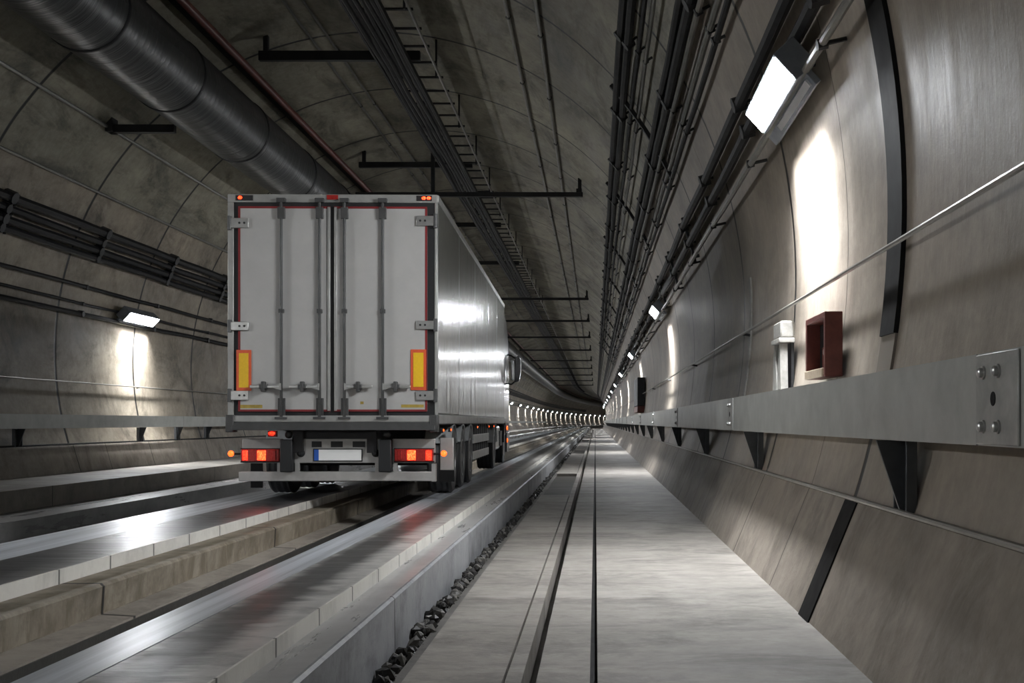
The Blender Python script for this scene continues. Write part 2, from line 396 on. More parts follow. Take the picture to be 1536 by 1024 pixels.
# walkway slabs left of the drain slot, split by sunk bays
hatch = [(22.5, 31.8), (52., 61.), (82., 91.), (112, 121), (142, 151)]
ypos = Y0; k = 19
for (a, b) in hatch + [(430., 430.)]:
    o = sweep('trim_%d' % k, [(-.505, F), (-1.045, F), (-1.045, F-.35), (-.505, F-.35)], 'walk', ypos, a); k += 1
    structure(o, 'pale concrete walkway slab beside the stone filled gap, ' + ('nearest stretch' if ypos == Y0 else '%s stretch from the camera' % ORD[k-20]), 'walkway slab')
    if b > a:
        o = sweep('trim_%d' % k, [(-.505, F-.075), (-1.045, F-.075), (-1.045, F-.35), (-.505, F-.35)], 'baydark', a, b); k += 1
        structure(o, 'sunk bay in the walkway slab, ' + ('the nearest one' if a < 30 else '%s one from the camera' % ORD[hatch.index((a, b))]), 'sunk bay')
    ypos = b

# wide dark expansion strips on the right wall and bench
def arcband(name, y0, y1, h0, h1, side, mat, off=.02, th=.03, n=24):
    mb = MB(); a0 = math.asin((h0-CH)/RT); a1 = math.asin((h1-CH)/RT)
    for i in range(n+1):
        a = a0+(a1-a0)*i/n
        for r in (RT-off-th, RT+.03):
            for y in (y0, y1): mb.v.append(tuple(at(CU+side*r*math.cos(a), y, CH+r*math.sin(a))))
    for i in range(n):
        o = i*4
        mb.f += [(o, o+1, o+5, o+4), (o, o+4, o+6, o+2), (o+1, o+3, o+7, o+5), (o+2, o+6, o+7, o+3)]
    mb.f += [(0, 2, 3, 1), (n*4, n*4+1, n*4+3, n*4+2)]
    return mb.build(name, mat)
o = arcband('trim_40', 8.12, 8.52, .62, 5.6, 1, 'black', 0, .035); structure(o, 'wide black expansion joint strip on the right wall', 'joint strip')
o = arcband('trim_43', 8.12, 8.52, .0, .62, 1, 'brownwall', 0, .02); structure(o, 'brown grey lower end of the expansion joint strip on the right wall', 'joint strip')
mb = MB()
sl = Vector((1.835-1.485, 0, -.565-(F-.02))); nn = Vector((-sl.z, 0, sl.x)).normalized()
p0 = at(1.485, 0, F-.02); p1 = at(1.835, 0, -.565)
q = [p0, p1, p1+nn*.012, p0+nn*.012]
mb.prism([(v.x, v.z) for v in q], 'y', 8.15, 8.52)
o = mb.build('trim_41', 'black'); structure(o, 'wide black expansion joint strip on the right bench', 'joint strip')
o = arcband('trim_42', 16.08, 16.20, .3, 2.0, 1, 'pale', 0, .025); structure(o, 'pale vertical strip painting the sheen of a wet joint on the right wall', 'joint strip')  # pale strip added to show the shine along a wet joint

# ------------------------------------------------------------------ stones in the gap: nobody could count them
mb, ml = MB(), MB()
rnd = random.Random(3)
ico = bmesh.new(); bmesh.ops.create_icosphere(ico, subdivisions=1, radius=1)
IV = [v.co.copy() for v in ico.verts]; IF = [[v.index for v in f.verts] for f in ico.faces]; ico.free()
def stone(m_, x, y, z, r):
    R = Matrix.Rotation(rnd.uniform(0, 6), 3, 'Z') @ Matrix.Rotation(rnd.uniform(0, 6), 3, 'X')
    m_.add([R @ Vector((v.x*r*rnd.uniform(.7, 1.2), v.y*r*rnd.uniform(.7, 1.3), v.z*r*rnd.uniform(.6, 1))) + Vector((x, y, z)) for v in IV], IF)
y = 4.6
while y < 120:
    for q in range(3):
        r = rnd.uniform(.02, .048)
        stone(mb if rnd.random() < .72 else ml, rnd.uniform(-1.225, -1.15), y+rnd.uniform(-.1, .1), rnd.uniform(-.12, -.02), r*(1.15 if y < 40 else 1.4))
    y += .065 if y < 40 else .12 if y < 70 else .3
st = mb.build('ballast_stones', 'stone', smooth=0)
tag(st, 'dark loose stones filling the gap beside the grey curb', 'stones', kind='stuff')
st2 = ml.build('pale_ballast_stones', 'stone_l', smooth=0)
tag(st2, 'scattered pale stones among the dark ones in the curb gap', 'stones', kind='stuff')

# ------------------------------------------------------------------ wall lamps
def lamp(side, y, pu, ph):
    """flood lamp; panel centre at (pu, ph), facing down into the tunnel"""
    root = empty('wall_lamp', at(pu, y, ph)); root.rotation_euler = (0, 0, math.atan2(-(px(y+1)-px(y-1)), 2))
    L, W = .93, .135
    ax = Vector((side*.68, 0, -.73)); nz = Vector((-side*.73, 0, -.68))      # panel's cross axis and facing
    def bx(name, mat, a0, a1, y0, y1, d0, d1, bev=0):
        mb = MB(); vs = []
        for d in (d0, d1):
            for yy in (y0, y1):
                for a in (a0, a1): vs.append(ax*a + nz*d + Vector((0, yy, 0)))
        mb.add(vs, [(0, 2, 3, 1), (4, 5, 7, 6), (0, 1, 5, 4), (2, 6, 7, 3), (0, 4, 6, 2), (1, 3, 7, 5)])
        return mb.build(name, mat, root, bev)
    bx('light_panel', 'lampglass', -W+.012, W-.012, -L+.012, L-.012, -.005, .004)
    bx('housing', 'lamphouse', -W-.015, W+.015, -L-.02, L+.02, -.24, -.006, .008)
    bx('reflector_strip', 'lampstrip', W+.06, W+.13, -L+.05, L-.25, -.10, -.075)
    ld = bpy.data.lights.new('down_light', 'AREA'); ld.shape = 'RECTANGLE'; ld.size = .16; ld.size_y = 1.6
    ld.energy = DOWN_W; ld.spread = math.radians(DOWN_SPREAD); ld.color = (.95, .97, 1.)
    lo = bpy.data.objects.new('down_light', ld); COL.objects.link(lo); lo.parent = root
    lo.location = (side*.11, .45, -.19); lo.rotation_euler = (0, side*math.radians(-16), 0)
    bx('side_shroud', 'lamphouse', W+.03, W+.16, -L-.02, L+.34, -.16, -.102, .006)
    wu = wall_u(ph-.05, side)
    for yy in (-.5, .5):
        mb = MB(); p = Vector((0, yy, 0)) - nz*.15
        mb.tube([p, Vector((wu-pu+.02, yy, .20))], .03, 8); mb.build('mount_arm', 'darksteel', root)
    return root
LAMPS = []
rp = [10.95 + 21.4*i for i in range(12)]
for i, y in enumerate(rp):
    o = lamp(1, y, 1.62, 3.04)
    if i == 0: lb = 'big bright floodlight on the right wall, nearest the camera'
    elif i < 6: lb = 'lit floodlight on the right wall, %s from the camera' % ORD[i]
    else: lb = 'tiny lit floodlight far down the right wall, beyond the sixth'
    tag(o, lb, 'wall lamp', 'floodlights on the right wall')
lp = [29.4 + 18.6*i for i in range(26)]
for i, y in enumerate(lp):
    o = lamp(-1, y, -11.42, 2.57)
    if i == 0: lb = 'lit floodlight on the left wall, left of the truck'
    elif i < 7: lb = 'lit floodlight on the left wall, behind the truck'
    elif i < 12: lb = 'small lit floodlight on the left wall, %s one right of the truck cab' % ORD[i-7]
    else: lb = 'tiny lit floodlight far along the left wall, beyond the fifth past the truck'
    tag(o, lb, 'wall lamp', 'floodlights on the left wall')
# the same rows go on behind the camera and light this end of the tunnel
for (s, y, u, h) in [(1, -10.4, 1.62, 3.04), (1, -31.8, 1.62, 3.04), (-1, 10.8, -11.42, 2.57), (-1, -7.8, -11.42, 2.57), (-1, -26.4, -11.42, 2.57)]:
    o = lamp(s, y, u, h)
    tag(o, 'lit floodlight of the %s wall row, outside the picture' % ('right' if s > 0 else 'left'), 'wall lamp', 'floodlights on the %s wall' % ('right' if s > 0 else 'left'))

# ------------------------------------------------------------------ guard beams along both walls
def beam(side, y0, y1, uf, hb, ht, w, plate=True):
    ym = (y0+y1)/2
    root = empty('guard_beam', at(uf, y0, hb)); loc = root.location
    def P(u, y, h): return at(u, y, h)-loc
    mb = MB(); t = .012
    u1 = uf+side*w
    # channel section open to the wall
    prof = [(uf, hb), (uf, ht), (u1, ht), (u1, ht-t*2), (uf+side*t, ht-t*2), (uf+side*t, hb+t*2), (u1, hb+t*2), (u1, hb)]
    ys = ysteps(y0+.012, y1-.012); n = len(prof)
    for y in ys:
        for p in prof: mb.v.append(tuple(P(p[0], y, p[1])))
    for j in range(len(ys)-1):
        for i in range(n): mb.f.append((j*n+i, j*n+(i+1) % n, (j+1)*n+(i+1) % n, (j+1)*n+i))
    mb.f += [tuple(range(n)), tuple((len(ys)-1)*n+i for i in range(n))[::-1]]
    mb.build('channel', 'galv', root, smooth=20)
    if plate:
        a = y1-.52; mb = MB()
        c = P(uf, a, hb); d = P(uf, y1-.014, ht)
        x0, x1 = sorted((c.x-side*.012, c.x))
        mb.box(x0, x1, c.y, d.y, c.z+.006, d.z-.006); pl = mb.build('splice_plate', 'galv_edge', root, .006)
        for yy in (a+.40, a+.22):
            for hh in (.082, ht-hb-.085):
                q = P(uf-side*.012, yy, hb+hh); m2 = MB()
                m2.lathe([(.030, 0), (.030, .008), (.022, .009), (.022, .022), (.014, .028)], q, (-side, 0, 0), 10)
                m2.build('bolt', 'chrome', pl)
        q = P(uf-side*.012, a+.28, (hb+ht)/2)
        MB().lathe([(.03, 0), (.03, .003)], q, (-side, 0, 0), 12).build('hole', 'black', pl)
    return root
RB = (1.66, -.101, .295, .30)
segs = [-4.4+9.47*i for i in range(27)]
for i in range(26):
    o = beam(1, segs[i], segs[i+1], *RB, plate=i < 12)
    if i == 0: lb = 'grey steel guard beam at the right frame edge with bolted plate'
    elif i == 1: lb = 'long grey steel guard beam on the right wall, below the red box'
    elif i < 6: lb = 'grey steel guard beam on the right wall, %s length from the camera' % ORD[i]
    else: lb = 'distant length of grey guard beam far down the right wall'
    tag(o, lb, 'guard beam', 'guard beams on the right wall')
lsegs = [13., 31.8, 50.6, 100., 150., 200., 260., 320., 400.]
for i in range(8):
    o = beam(-1, lsegs[i], lsegs[i+1], -11.22, -.125, .16, .16, plate=False)
    lb = ['grey guard beam on the left wall at the left frame edge', 'grey guard beam on the left wall just before the truck', 'guard beam on the left wall behind the truck trailer', 'guard beam on the left wall behind the truck wheels',
          'guard beam on the left wall, right of the truck cab', 'distant guard beam low on the left wall past the cab', 'far guard beam on the left wall where the tunnel bends', 'farthest guard beam on the left wall in the bend'][i]
    tag(o, lb, 'guard beam', 'guard beams on the left wall')

def beam_bracket(side, y, ub, hb, ulip, hl):
    root = empty('beam_bracket', at(ub, y, hb)); loc = root.location
    q = lambda u, h: (at(u, y, h)-loc)
    a, b, c, d = q(ub+side*.02, hb-.005), q(ulip, hb-.005), q(ulip, hl+.02), q(ulip-side*.06, hl+.02)
    MB().prism([(v.x, v.z) for v in (a, b, c, d)], 'y', -.012, .012).build('gusset_plate', 'bracket', root)
    x0, x1 = sorted((b.x-side*.035, b.x))
    lean = Matrix.Identity(4)
    mb = MB().box(x0, x1, -.14, .14, c.z, b.z)
    for s in (-1, 1): mb.box(x0-.03 if side > 0 else x0, x1 if side > 0 else x1+.03, s*.14-.012, s*.14+.012, c.z, b.z)
    mb.build('wall_plate', 'bracket', root, .004)
    return root
by = [6.94+6.2*i for i in range(30)]
for i, y in enumerate(by):
    o = beam_bracket(1, y, 1.65, -.101, 1.875, -.56)
    lb = 'dark triangular steel bracket under the right beam, nearest the camera' if i == 0 else 'dark steel bracket under the right beam, %s from the camera' % ORD[i] if i < 6 else 'small dark bracket far along under the right beam, beyond the sixth'
    tag(o, lb, 'bracket', 'brackets under the right guard beam')
for i, y in enumerate([23.0, 29.2, 31.8, 34.2]):
    o = beam_bracket(-1, y, -11.22, -.125, -11.43, -.5)
    tag(o, 'dark triangular bracket under the left beam, %s from the left' % ORD[i], 'bracket', 'brackets under the left guard beam')

# rails on the walls
def clips(root, u, h, side, ys, mat='darksteel', r=.02):
    for y in ys:
        w = wall_u(h, side)
        MB().tube([at(u, y, h), at(w, y, h-.02)], r, 6).build('clip', mat, root)
o = line_tube('hand_rail', 2.03, 1.215, .018, 'pipe_l', y1=300)
tag(o, 'thin steel rail along the right wall above the guard beam', 'rail'); clips(o, 2.03, 1.215, 1, [16.1, 24.7, 33.3, 42, 60])
o = line_tube('wall_wire', -11.72, .90, .016, 'pipe_l', y1=400)
tag(o, 'thin steel wire along the left wall above the guard beam', 'rail'); clips(o, -11.72, .90, -1, [21, 30, 38])
o = line_tube('bench_conduit', 1.81, -.535, .017, 'pipe_l', y1=300)
tag(o, 'thin pale conduit along the top of the right bench', 'conduit')
o = line_tube('bench_conduit.001', -11.40, -.475, .02, 'black', y1=300)
tag(o, 'thin dark conduit along the top of the left bench', 'conduit')

# red box and pale bracket on the right wall, above the beam
root = empty('fire_point_box', at(1.90, 10.1, .38))
W0 = 0.; D = .20
def rb(name, mat, x0, x1, y0, y1, z0, z1, bev=.006): return MB().box(x0, x1, y0, y1, z0, z1).build(name, mat, root, bev)
mb = MB(); hy, hz = .44, .54
mb.box(0, .15, -hy, -hy+.05, 0, hz); mb.box(0, .15, hy-.05, hy, 0, hz); mb.box(0, .15, -hy+.05, hy-.05, hz-.05, hz); mb.box(0, .15, -hy+.05, hy-.05, 0, .02)
mb.build('case', 'red', root, .006)
rb('back_panel', 'black', .12, .15, -hy+.05, hy-.05, .02, hz-.05)
rb('sill_plate', 'tan', -.012, .01, -hy+.07, hy-.02, .0, .075)
MB().ball((.10, -.10, .22), .05, sq=(1, 1, 1.2)).build('valve', 'pale', root)
MB().tube([(.10, .05, .03), (.10, .05, .26), (.15, .05, .30)], .025, 8).build('pipe_stub', 'redpipe', root)
root.scale = (1, 1, 1)
tag(root, 'open red fire point box on the right wall above the beam', 'box')
root = empty('wall_holder', at(1.93, 12.4, .28))
MB().box(0, .15, -.24, .24, .60, .78).build('head_block', 'pale', root, .02)
MB().box(-.02, .15, -.26, .26, .55, .60).build('cap_plate', 'pale', root, .008)
MB().prism([(.30, 0), (0, 0), (0, .10), (.14, .55), (.22, .55)], 'x', 0, .08).build('leg_plate', 'pale', root, .004)
MB().prism([(-.26, 0), (0, 0), (0, .10), (-.14, .55), (-.20, .55)], 'x', 0, .08).build('leg_plate', 'pale', root, .004)
MB().box(.12, .15, -.20, .20, 0, .55).build('back_plate', 'darksteel', root)
tag(root, 'pale tapered steel holder on the right wall, left of the red box', 'holder')
root = empty('wall_cabinet', at(1.80, 52., .42))
MB().box(0, .32, -2.2, 2.2, .28, 1.5).build('case', 'darksteel', root, .02)
MB().box(0, .32, -2.2, 2.2, 0, .27).build('base_skirt', 'red', root, .01)
tag(root, 'tall dark cabinet with red base far along the right wall', 'cabinet')

# ------------------------------------------------------------------ services under the ceiling
DU, DH, DR = -8.14, 6.63, .72
duct = empty('ventilation_duct', at(DU, 0, DH)); dl = duct.location
mb = MB(); uvs = []; ys = ysteps(Y0, 470., 4.3); n = 40
for y in ys:
    for k in range(n+1):
        t = 2*PI*k/n; mb.v.append(tuple(at(DU+DR*math.cos(t), y, DH+DR*math.sin(t))-dl)); uvs.append((DR*t, y))
for j in range(len(ys)-1):
    for k in range(n): mb.f.append((j*(n+1)+k, (j+1)*(n+1)+k, (j+1)*(n+1)+k+1, j*(n+1)+k+1))
mb.build('shell', 'duct', duct, smooth=60, fix=True, uvs=uvs)
for y in [15.6, 18.6, 22.2, 26.5, 31., 35.5, 40., 45., 50, 90, 100, 110, 120, 130]:
    MB().lathe([(DR+.005, -.05), (DR+.02, -.03), (DR+.02, .03), (DR+.005, .05)], Vector((0, y, 0)), (0, 1, 0), 40).build('collar', 'darksteel', duct)
tag(duct, 'big dark round ventilation duct under the left side of the ceiling', 'duct')
def thing_bar(name, y, u0, u1, h, th, label, group, stubs=(), mat='bar', cat='bar'):
    root = empty(name, at(u0, y, h)); l = root.location
    x0 = at(u0, y, 0).x-l.x; x1 = at(u1, y, 0).x-l.x
    MB().box(x0, x1, -.07, .07, -th/2, th/2).build('rail', mat, root, .008)
    for su in stubs:
        x = at(su, y, 0).x-l.x
        top = CH+math.sqrt(max(0, RT*RT-(su-CU)**2))
        MB().box(x-.05, x+.05, -.06, .06, th/2, top-h+.02).build('hanger', mat, root)
        if su == stubs[-1] and su > -1: MB().box(x-.10, x+.06, -.09, .09, th/2-.02, th/2+.10).build('end_block', mat, root)
    tag(root, label, cat, group)
    return root
# arms that carry the duct from the left wall
for i, y in enumerate([24.2, 41.4, 96., 113.]):
    hh = 6.16; w = wall_u(hh, -1)
    lab = ['black duct support arm at the upper left, nearest the camera', 'black duct support arm just above the trailer roof', 'duct support arm beyond the truck, nearer one', 'duct support arm beyond the truck, farther one'][i]
    root = empty('duct_arm', at(w, y, hh))
    MB().box(.0, -8.72-w, -.08, .08, -.16, .0).build('rail', 'bar', root, .008)
    MB().box(-.02, .12, -.16, .16, -.16, .16).build('wall_plate', 'bar', root, .008)
    tag(root, lab, 'support arm', 'duct support arms')
o = line_tube('red_pipe', -7.40, 7.55, .085, 'redpipe', y1=450, n=12); tag(o, 'thin red pipe running beside the ventilation duct', 'pipe')
MBc = MB()
# dark trough the red pipe rides on
o = sweep('pipe_trough', [(-7.72, 7.62), (-7.46, 7.62), (-7.46, 7.70), (-7.72, 7.70)], 'bar', y1=450); tag(o, 'black steel trough above the duct beside the red pipe', 'cable trough')
HB = 7.78
for i, y in enumerate([24.8, 35.3, 46., 57.]):
    thing_bar('ceiling_bar', y, -7.15, -3.72, HB, .20 if i == 0 else .17, ['short dark hanging bar at the top, nearest the camera', 'short dark hanging bar above the trailer roof', 'third short hanging bar under the ceiling, behind the trailer', 'fourth short hanging bar under the ceiling, behind the trailer'][i], 'short ceiling bars', (-7.0, -4.68))
for i, y in enumerate([33.6, 62., 75.5, 90., 106., 124., 142., 162., 184., 206.]):
    lab = 'long dark crossbar right above the trailer top' if i == 0 else 'long dark crossbar under the ceiling, %s from the camera' % ORD[i] if i < 5 else 'small distant crossbar under the ceiling beyond the fifth'
    thing_bar('crossbar', y, -6.9, -.36, 6.55, .13, lab, 'long ceiling crossbars', (-4.68, -.45) if i == 0 else (-.45,))

# cable tray with rungs
tray = empty('cable_tray', at(-4.2, 0, 7.62)); tl = tray.location
for u in (-4.58, -3.92):
    mb = MB(); ys = ysteps(Y0, 430., None)
    for y in ys:
        for (du, dh) in ((-.02, -.05), (.02, -.05), (.02, .06), (-.02, .06)): mb.v.append(tuple(at(u+du, y, 7.60+dh)-tl))
    for j in range(len(ys)-1):
        for i in range(4): mb.f.append((j*4+i, j*4+(i+1) % 4, (j+1)*4+(i+1) % 4, (j+1)*4+i))
    mb.build('side_rail', 'bar', tray, smooth=0)
mb = MB(); y = 19.6; rung = None
for q in range(260):
    a = at(-4.58, y, 7.70)-tl; b = at(-3.40, y, 7.70)-tl
    if q < 98:
        if rung is None: rg = rung = MB().box(0, 1.18, -.03, .03, -.02, .02).build('rung', 'bar', tray, smooth=0)
        else: rg = rung.copy(); COL.objects.link(rg)
        rg.location = a
    else: mb.box(a.x, b.x, y-.03-tl.y, y+.03-tl.y, a.z-.02, a.z+.02)
    y += 1.075
far = mb.build('rung', 'bar', tray, smooth=0); far['kind'] = 'stuff'
y = 21.35
for q in range(14):
    for u in (-4.4, -3.5):
        top = CH+math.sqrt(RT*RT-(u-CU)**2)-7.56+.02
        hr = MB().box(-.02, .02, -.02, .02, 0, top).build('hanger_rod', 'bar', tray, smooth=0)
        hr.location = at(u, y, 7.56)-tl
    y += 4.3
tag(tray, 'dark ladder cable tray running under the ceiling above the truck', 'cable tray')
names = ['leftmost', 'second from the left', 'third from the left', 'middle one', 'third from the right', 'second from the right', 'rightmost']
for i, (u, h, r) in enumerate([(-4.52, 7.60, .05), (-4.42, 7.64, .06), (-4.32, 7.60, .05), (-4.22, 7.65, .06), (-4.12, 7.60, .05), (-4.02, 7.64, .055), (-3.95, 7.59, .04)]):
    o = line_tube('tray_cable', u, h, r, 'cable', y1=420, step=2.15, wob=.02, sag=.02)
    tag(o, 'black cable on the ceiling tray, %s' % names[i], 'cable', 'cables on the ceiling tray')
o = line_tube('ceiling_conduit', -3.45, 7.66, .03, 'cable_g', y1=400); tag(o, 'thin steel conduit along the right edge of the tray rungs', 'conduit')
def ceil_line(a, off, r, mat, label, name='ceiling_conduit', clip=True, y1=420, cat='conduit', grp=None, wob=0, step=None, lumps=True):
    u, h = on_lining(a, off)
    o = line_tube(name, u, h, r, mat, y1=y1, wob=wob, step=step)
    tag(o, label, cat, grp)
    if clip:
        y = max(9.3, 9.3+4.3*math.floor((h*2.6-9.3)/4.3)); first = None
        nrm = Vector((u-CU, 0, h-CH)).normalized()
        while y < 95:
            p = at(u, y, h)
            if first is None:
                first = MB().tube([nrm*(-r*1.15), nrm*(r*1.15), nrm*(r*1.2), nrm*(off+.02)], [r*1.3, r*1.3, min(.02, r), min(.02, r)], 8).build('clip', 'darksteel', o); cl = first
            else:
                cl = first.copy(); COL.objects.link(cl)
            cl.location = p; y += 4.3
    return o
ceil_line(-.741, .06, .028, 'cable_g', 'thin ceiling conduit left of the tray, nearer the duct')
ceil_line(-.694, .06, .028, 'cable_g', 'thin ceiling conduit left of the tray, nearer the tray')
ceil_line(-.2150, .06, .036, 'cable_g', 'clipped ceiling conduit right of the tray, left one of the pair')
ceil_line(-.1420, .06, .036, 'cable_g', 'clipped ceiling conduit right of the tray, right one of the pair')
G = 'cables high on the right of the ceiling'
for a, r, off, mat, lab in [
    (.066, .07, .16, 'cable', 'thick black cable high right, leftmost of the bundle'),
    (.088, .065, .16, 'cable', 'black cable high right, second from the left of the bundle'),
    (.116, .035, .12, 'cable', 'thin cable high right, third from the left of the bundle'),
    (.140, .03, .12, 'cable_g', 'thin grey conduit high right, fourth from the left of the bundle'),
    (.203, .06, .17, 'cable', 'thick black cable high right, fifth from the left'),
    (.228, .07, .17, 'cable', 'thick black cable high right, sixth from the left'),
    (.251, .038, .15, 'cable_g', 'grey cable high right, seventh from the left'),
    (.292, .042, .12, 'cable_g', 'grey conduit high right, eighth from the left'),
    (.315, .04, .12, 'cable', 'thin cable high right, ninth from the left'),
    (.452, .07, .14, 'cable', 'thick black cable running just above the right lamps'),
    (.522, .066, .14, 'cable', 'thick black cable running behind the right lamps'),
    (.600, .036, .20, 'cable_g', 'grey conduit running below the right lamps')]:
    ceil_line(a, off, r, mat, lab, 'wall_cable', cat='cable', grp=G, wob=.012, step=2.15)
# cross brackets that carry the right bundle
def arc_bracket(y, a0, a1, off, label, group, name='cable_bracket', n=8, hh=.07, dd=.10):
    u0, h0 = on_lining(a0, off); t0 = math.atan2(h0-CH, u0-CU)
    u1, h1 = on_lining(a1, off); t1 = math.atan2(h1-CH, u1-CU)
    root = empty(name, at(u0, y, h0)); l = root.location
    mb = MB()
    for i in range(n+1):
        t = t0+(t1-t0)*i/n
        for r in (RT-off-hh, RT-off):
            for dy in (-dd/2, dd/2): mb.v.append(tuple(at(CU+r*math.cos(t), y, CH+r*math.sin(t))+Vector((0, dy, 0))-l))
    for i in range(n):
        o = i*4; mb.f += [(o, o+1, o+5, o+4), (o, o+4, o+6, o+2), (o+1, o+3, o+7, o+5), (o+2, o+6, o+7, o+3)]
    mb.f += [(0, 2, 3, 1), (n*4, n*4+1, n*4+3, n*4+2)]
    mb.build('rail', 'bar', root)
    for t in (t0+(t1-t0)*.12, t0+(t1-t0)*.88):
        p = at(CU+(RT-off-.02)*math.cos(t), y, CH+(RT-off-.02)*math.sin(t))-l; q = at(CU+(RT+.02)*math.cos(t), y, CH+(RT+.02)*math.sin(t))-l
        MB().tube([p, q], .035, 8).build('stand_off', 'bracket', root)
    tag(root, label, 'bracket', group)
for i, y in enumerate([21.2, 29.8, 38.4, 47., 55.6, 64.2, 72.8, 81.4, 90]):
    arc_bracket(y, .05, .325, .10, 'steel cross bracket under the high right cables, ' + ('nearest the camera' if i == 0 else '%s from the camera' % ORD[i]), 'brackets of the high right cables')
for i, y in enumerate([22.2, 26.6, 31., 44., 48.4, 52.8, 66., 70.5, 75]):
    arc_bracket(y, .43, .63, .08, 'small dark bracket holding the lamp row cables on the right wall, ' + ('nearest the camera' if i == 0 else '%s from the camera' % ORD[i]), 'brackets of the lamp row cables', dd=.08, hh=.05)
# left wall cables: slope given as h/u
GL = 'cables on the left wall'
left = [(.386, .095, .12, 'cable', 'thick black cable bundle on the left wall, topmost'), (.364, .075, .12, 'cable', 'black cable bundle on the left wall, second from the top'),
        (.345, .085, .12, 'cable', 'black cable bundle on the left wall, third from the top'), (.328, .075, .12, 'cable', 'black cable bundle on the left wall, fourth from the top'),
        (.265, .045, .08, 'cable', 'black cable on the left wall, just above the left lamps'), (.231, .032, .08, 'cable', 'thin black cable on the left wall, behind the left lamps'),
        (.211, .055, .08, 'cable', 'black cable on the left wall, lowest one below the left lamps')]
for s, r, off, mat, lab in left:
    ceil_line(-1/s, off, r, mat, lab, 'wall_cable', cat='cable', grp=GL, wob=.015, step=2.15)
ceil_line(-1/.605, .05, .035, 'cable_g', 'thin conduit on the upper left wall, close below the duct', 'wall_conduit', clip=False)
ceil_line(-1/.4625, .05, .032, 'cable_g', 'thin conduit on the upper left wall, above the thick cables', 'wall_conduit', clip=False)
for i, y in enumerate([22.6, 31.2]):
    arc_bracket(y, -1/.395, -1/.318, .03, 'dark bracket behind the thick left wall cables, %s from the left' % ORD[i], 'brackets of the left wall cables', dd=.06, hh=.03, n=4)

# ------------------------------------------------------------------ the truck
truck = empty('articulated_truck', at(-3.27, 14.53, -1.005), math.radians(.96))
tag(truck, 'silver articulated truck with white rear doors and lit red tail lamps', 'truck')
T = lambda mb, name, mat, parent=truck, bevel=0.: mb.build(name, mat, parent, bevel)
def X(pxx): return (pxx-499.5)/120.4
def Z(py): return (754.-py)/120.4
LEN = 13.6
# cargo box shell
mb = MB(); w = 1.3
mb.box(-w, w, .06, LEN, 1.10, 3.84)
body = T(mb, 'cargo_box', 'box', bevel=.02)
for s in (-1, 1):
    mb = MB(); x0, x1 = sorted((s*1.285, s*1.312)); mb.box(x0, x1, .06, LEN, .985, 1.10); T(mb, 'bottom_rail', 'frame', body, .006)
    mb = MB(); x0, x1 = sorted((s*1.25, s*1.31)); mb.box(x0, x1, .06, LEN, 3.76, 3.85); T(mb, 'roof_rail', 'frame', body, .01)
for k in range(1, 5):
    y = 13.6*k/5
    T(MB().box(1.298, 1.301, y-.008, y+.008, 1.1, 3.76), 'panel_seam', 'frame', body)
mb = MB(); mb.box(-1.28, 1.28, .06, LEN, .97, 1.10); T(mb, 'floor_pan', 'chassis', body)
# rear frame
fr = MB()
fr.box(-w, w, -.02, .10, Z(304), 3.84); fr.box(-w, X(352), -.02, .10, Z(624), Z(304)); fr.box(X(652), w, -.02, .10, Z(624), Z(304))
frame = T(fr, 'rear_frame', 'frame', bevel=.008)
T(MB().box(X(351), X(653), -.005, .09, Z(624), Z(303.5)), 'door_seal', 'seal', frame)
T(MB().box(-w-.005, w+.005, -.06, .10, Z(633), Z(623)), 'sill', 'frame', frame, .01)
T(MB().prism([(-.10, Z(645)), (.12, Z(645)), (.12, Z(633)), (-.06, Z(633))], 'x', X(350), w-.02), 'lower_sill', 'frame_d', frame, .006)
for s in (-1, 1):
    x0, x1 = sorted((s*(w+.012), s*(w-.09))); T(MB().box(x0, x1, -.075, .10, Z(648), Z(622)), 'corner_post_foot', 'frame_d', frame, .01)
for (x0, x1) in ((X(355), X(381)), (X(625), X(648))):
    h = T(MB().box(x0, x1, -.028, -.01, Z(301.5), Z(293.5)), 'marker_lamp', 'seal', frame, .003)
    for c in ([X(362)] if x0 < 0 else [X(636), X(643.5)]):
        T(MB().ball((c, -.030, Z(297.3)), .026, sq=(1, .5, .8)), 'lens', 'lamp_core', h)
T(MB().box(X(491), X(508), -.034, -.01, Z(300), Z(293)), 'centre_lamp', 'lamp_dim', frame, .004)
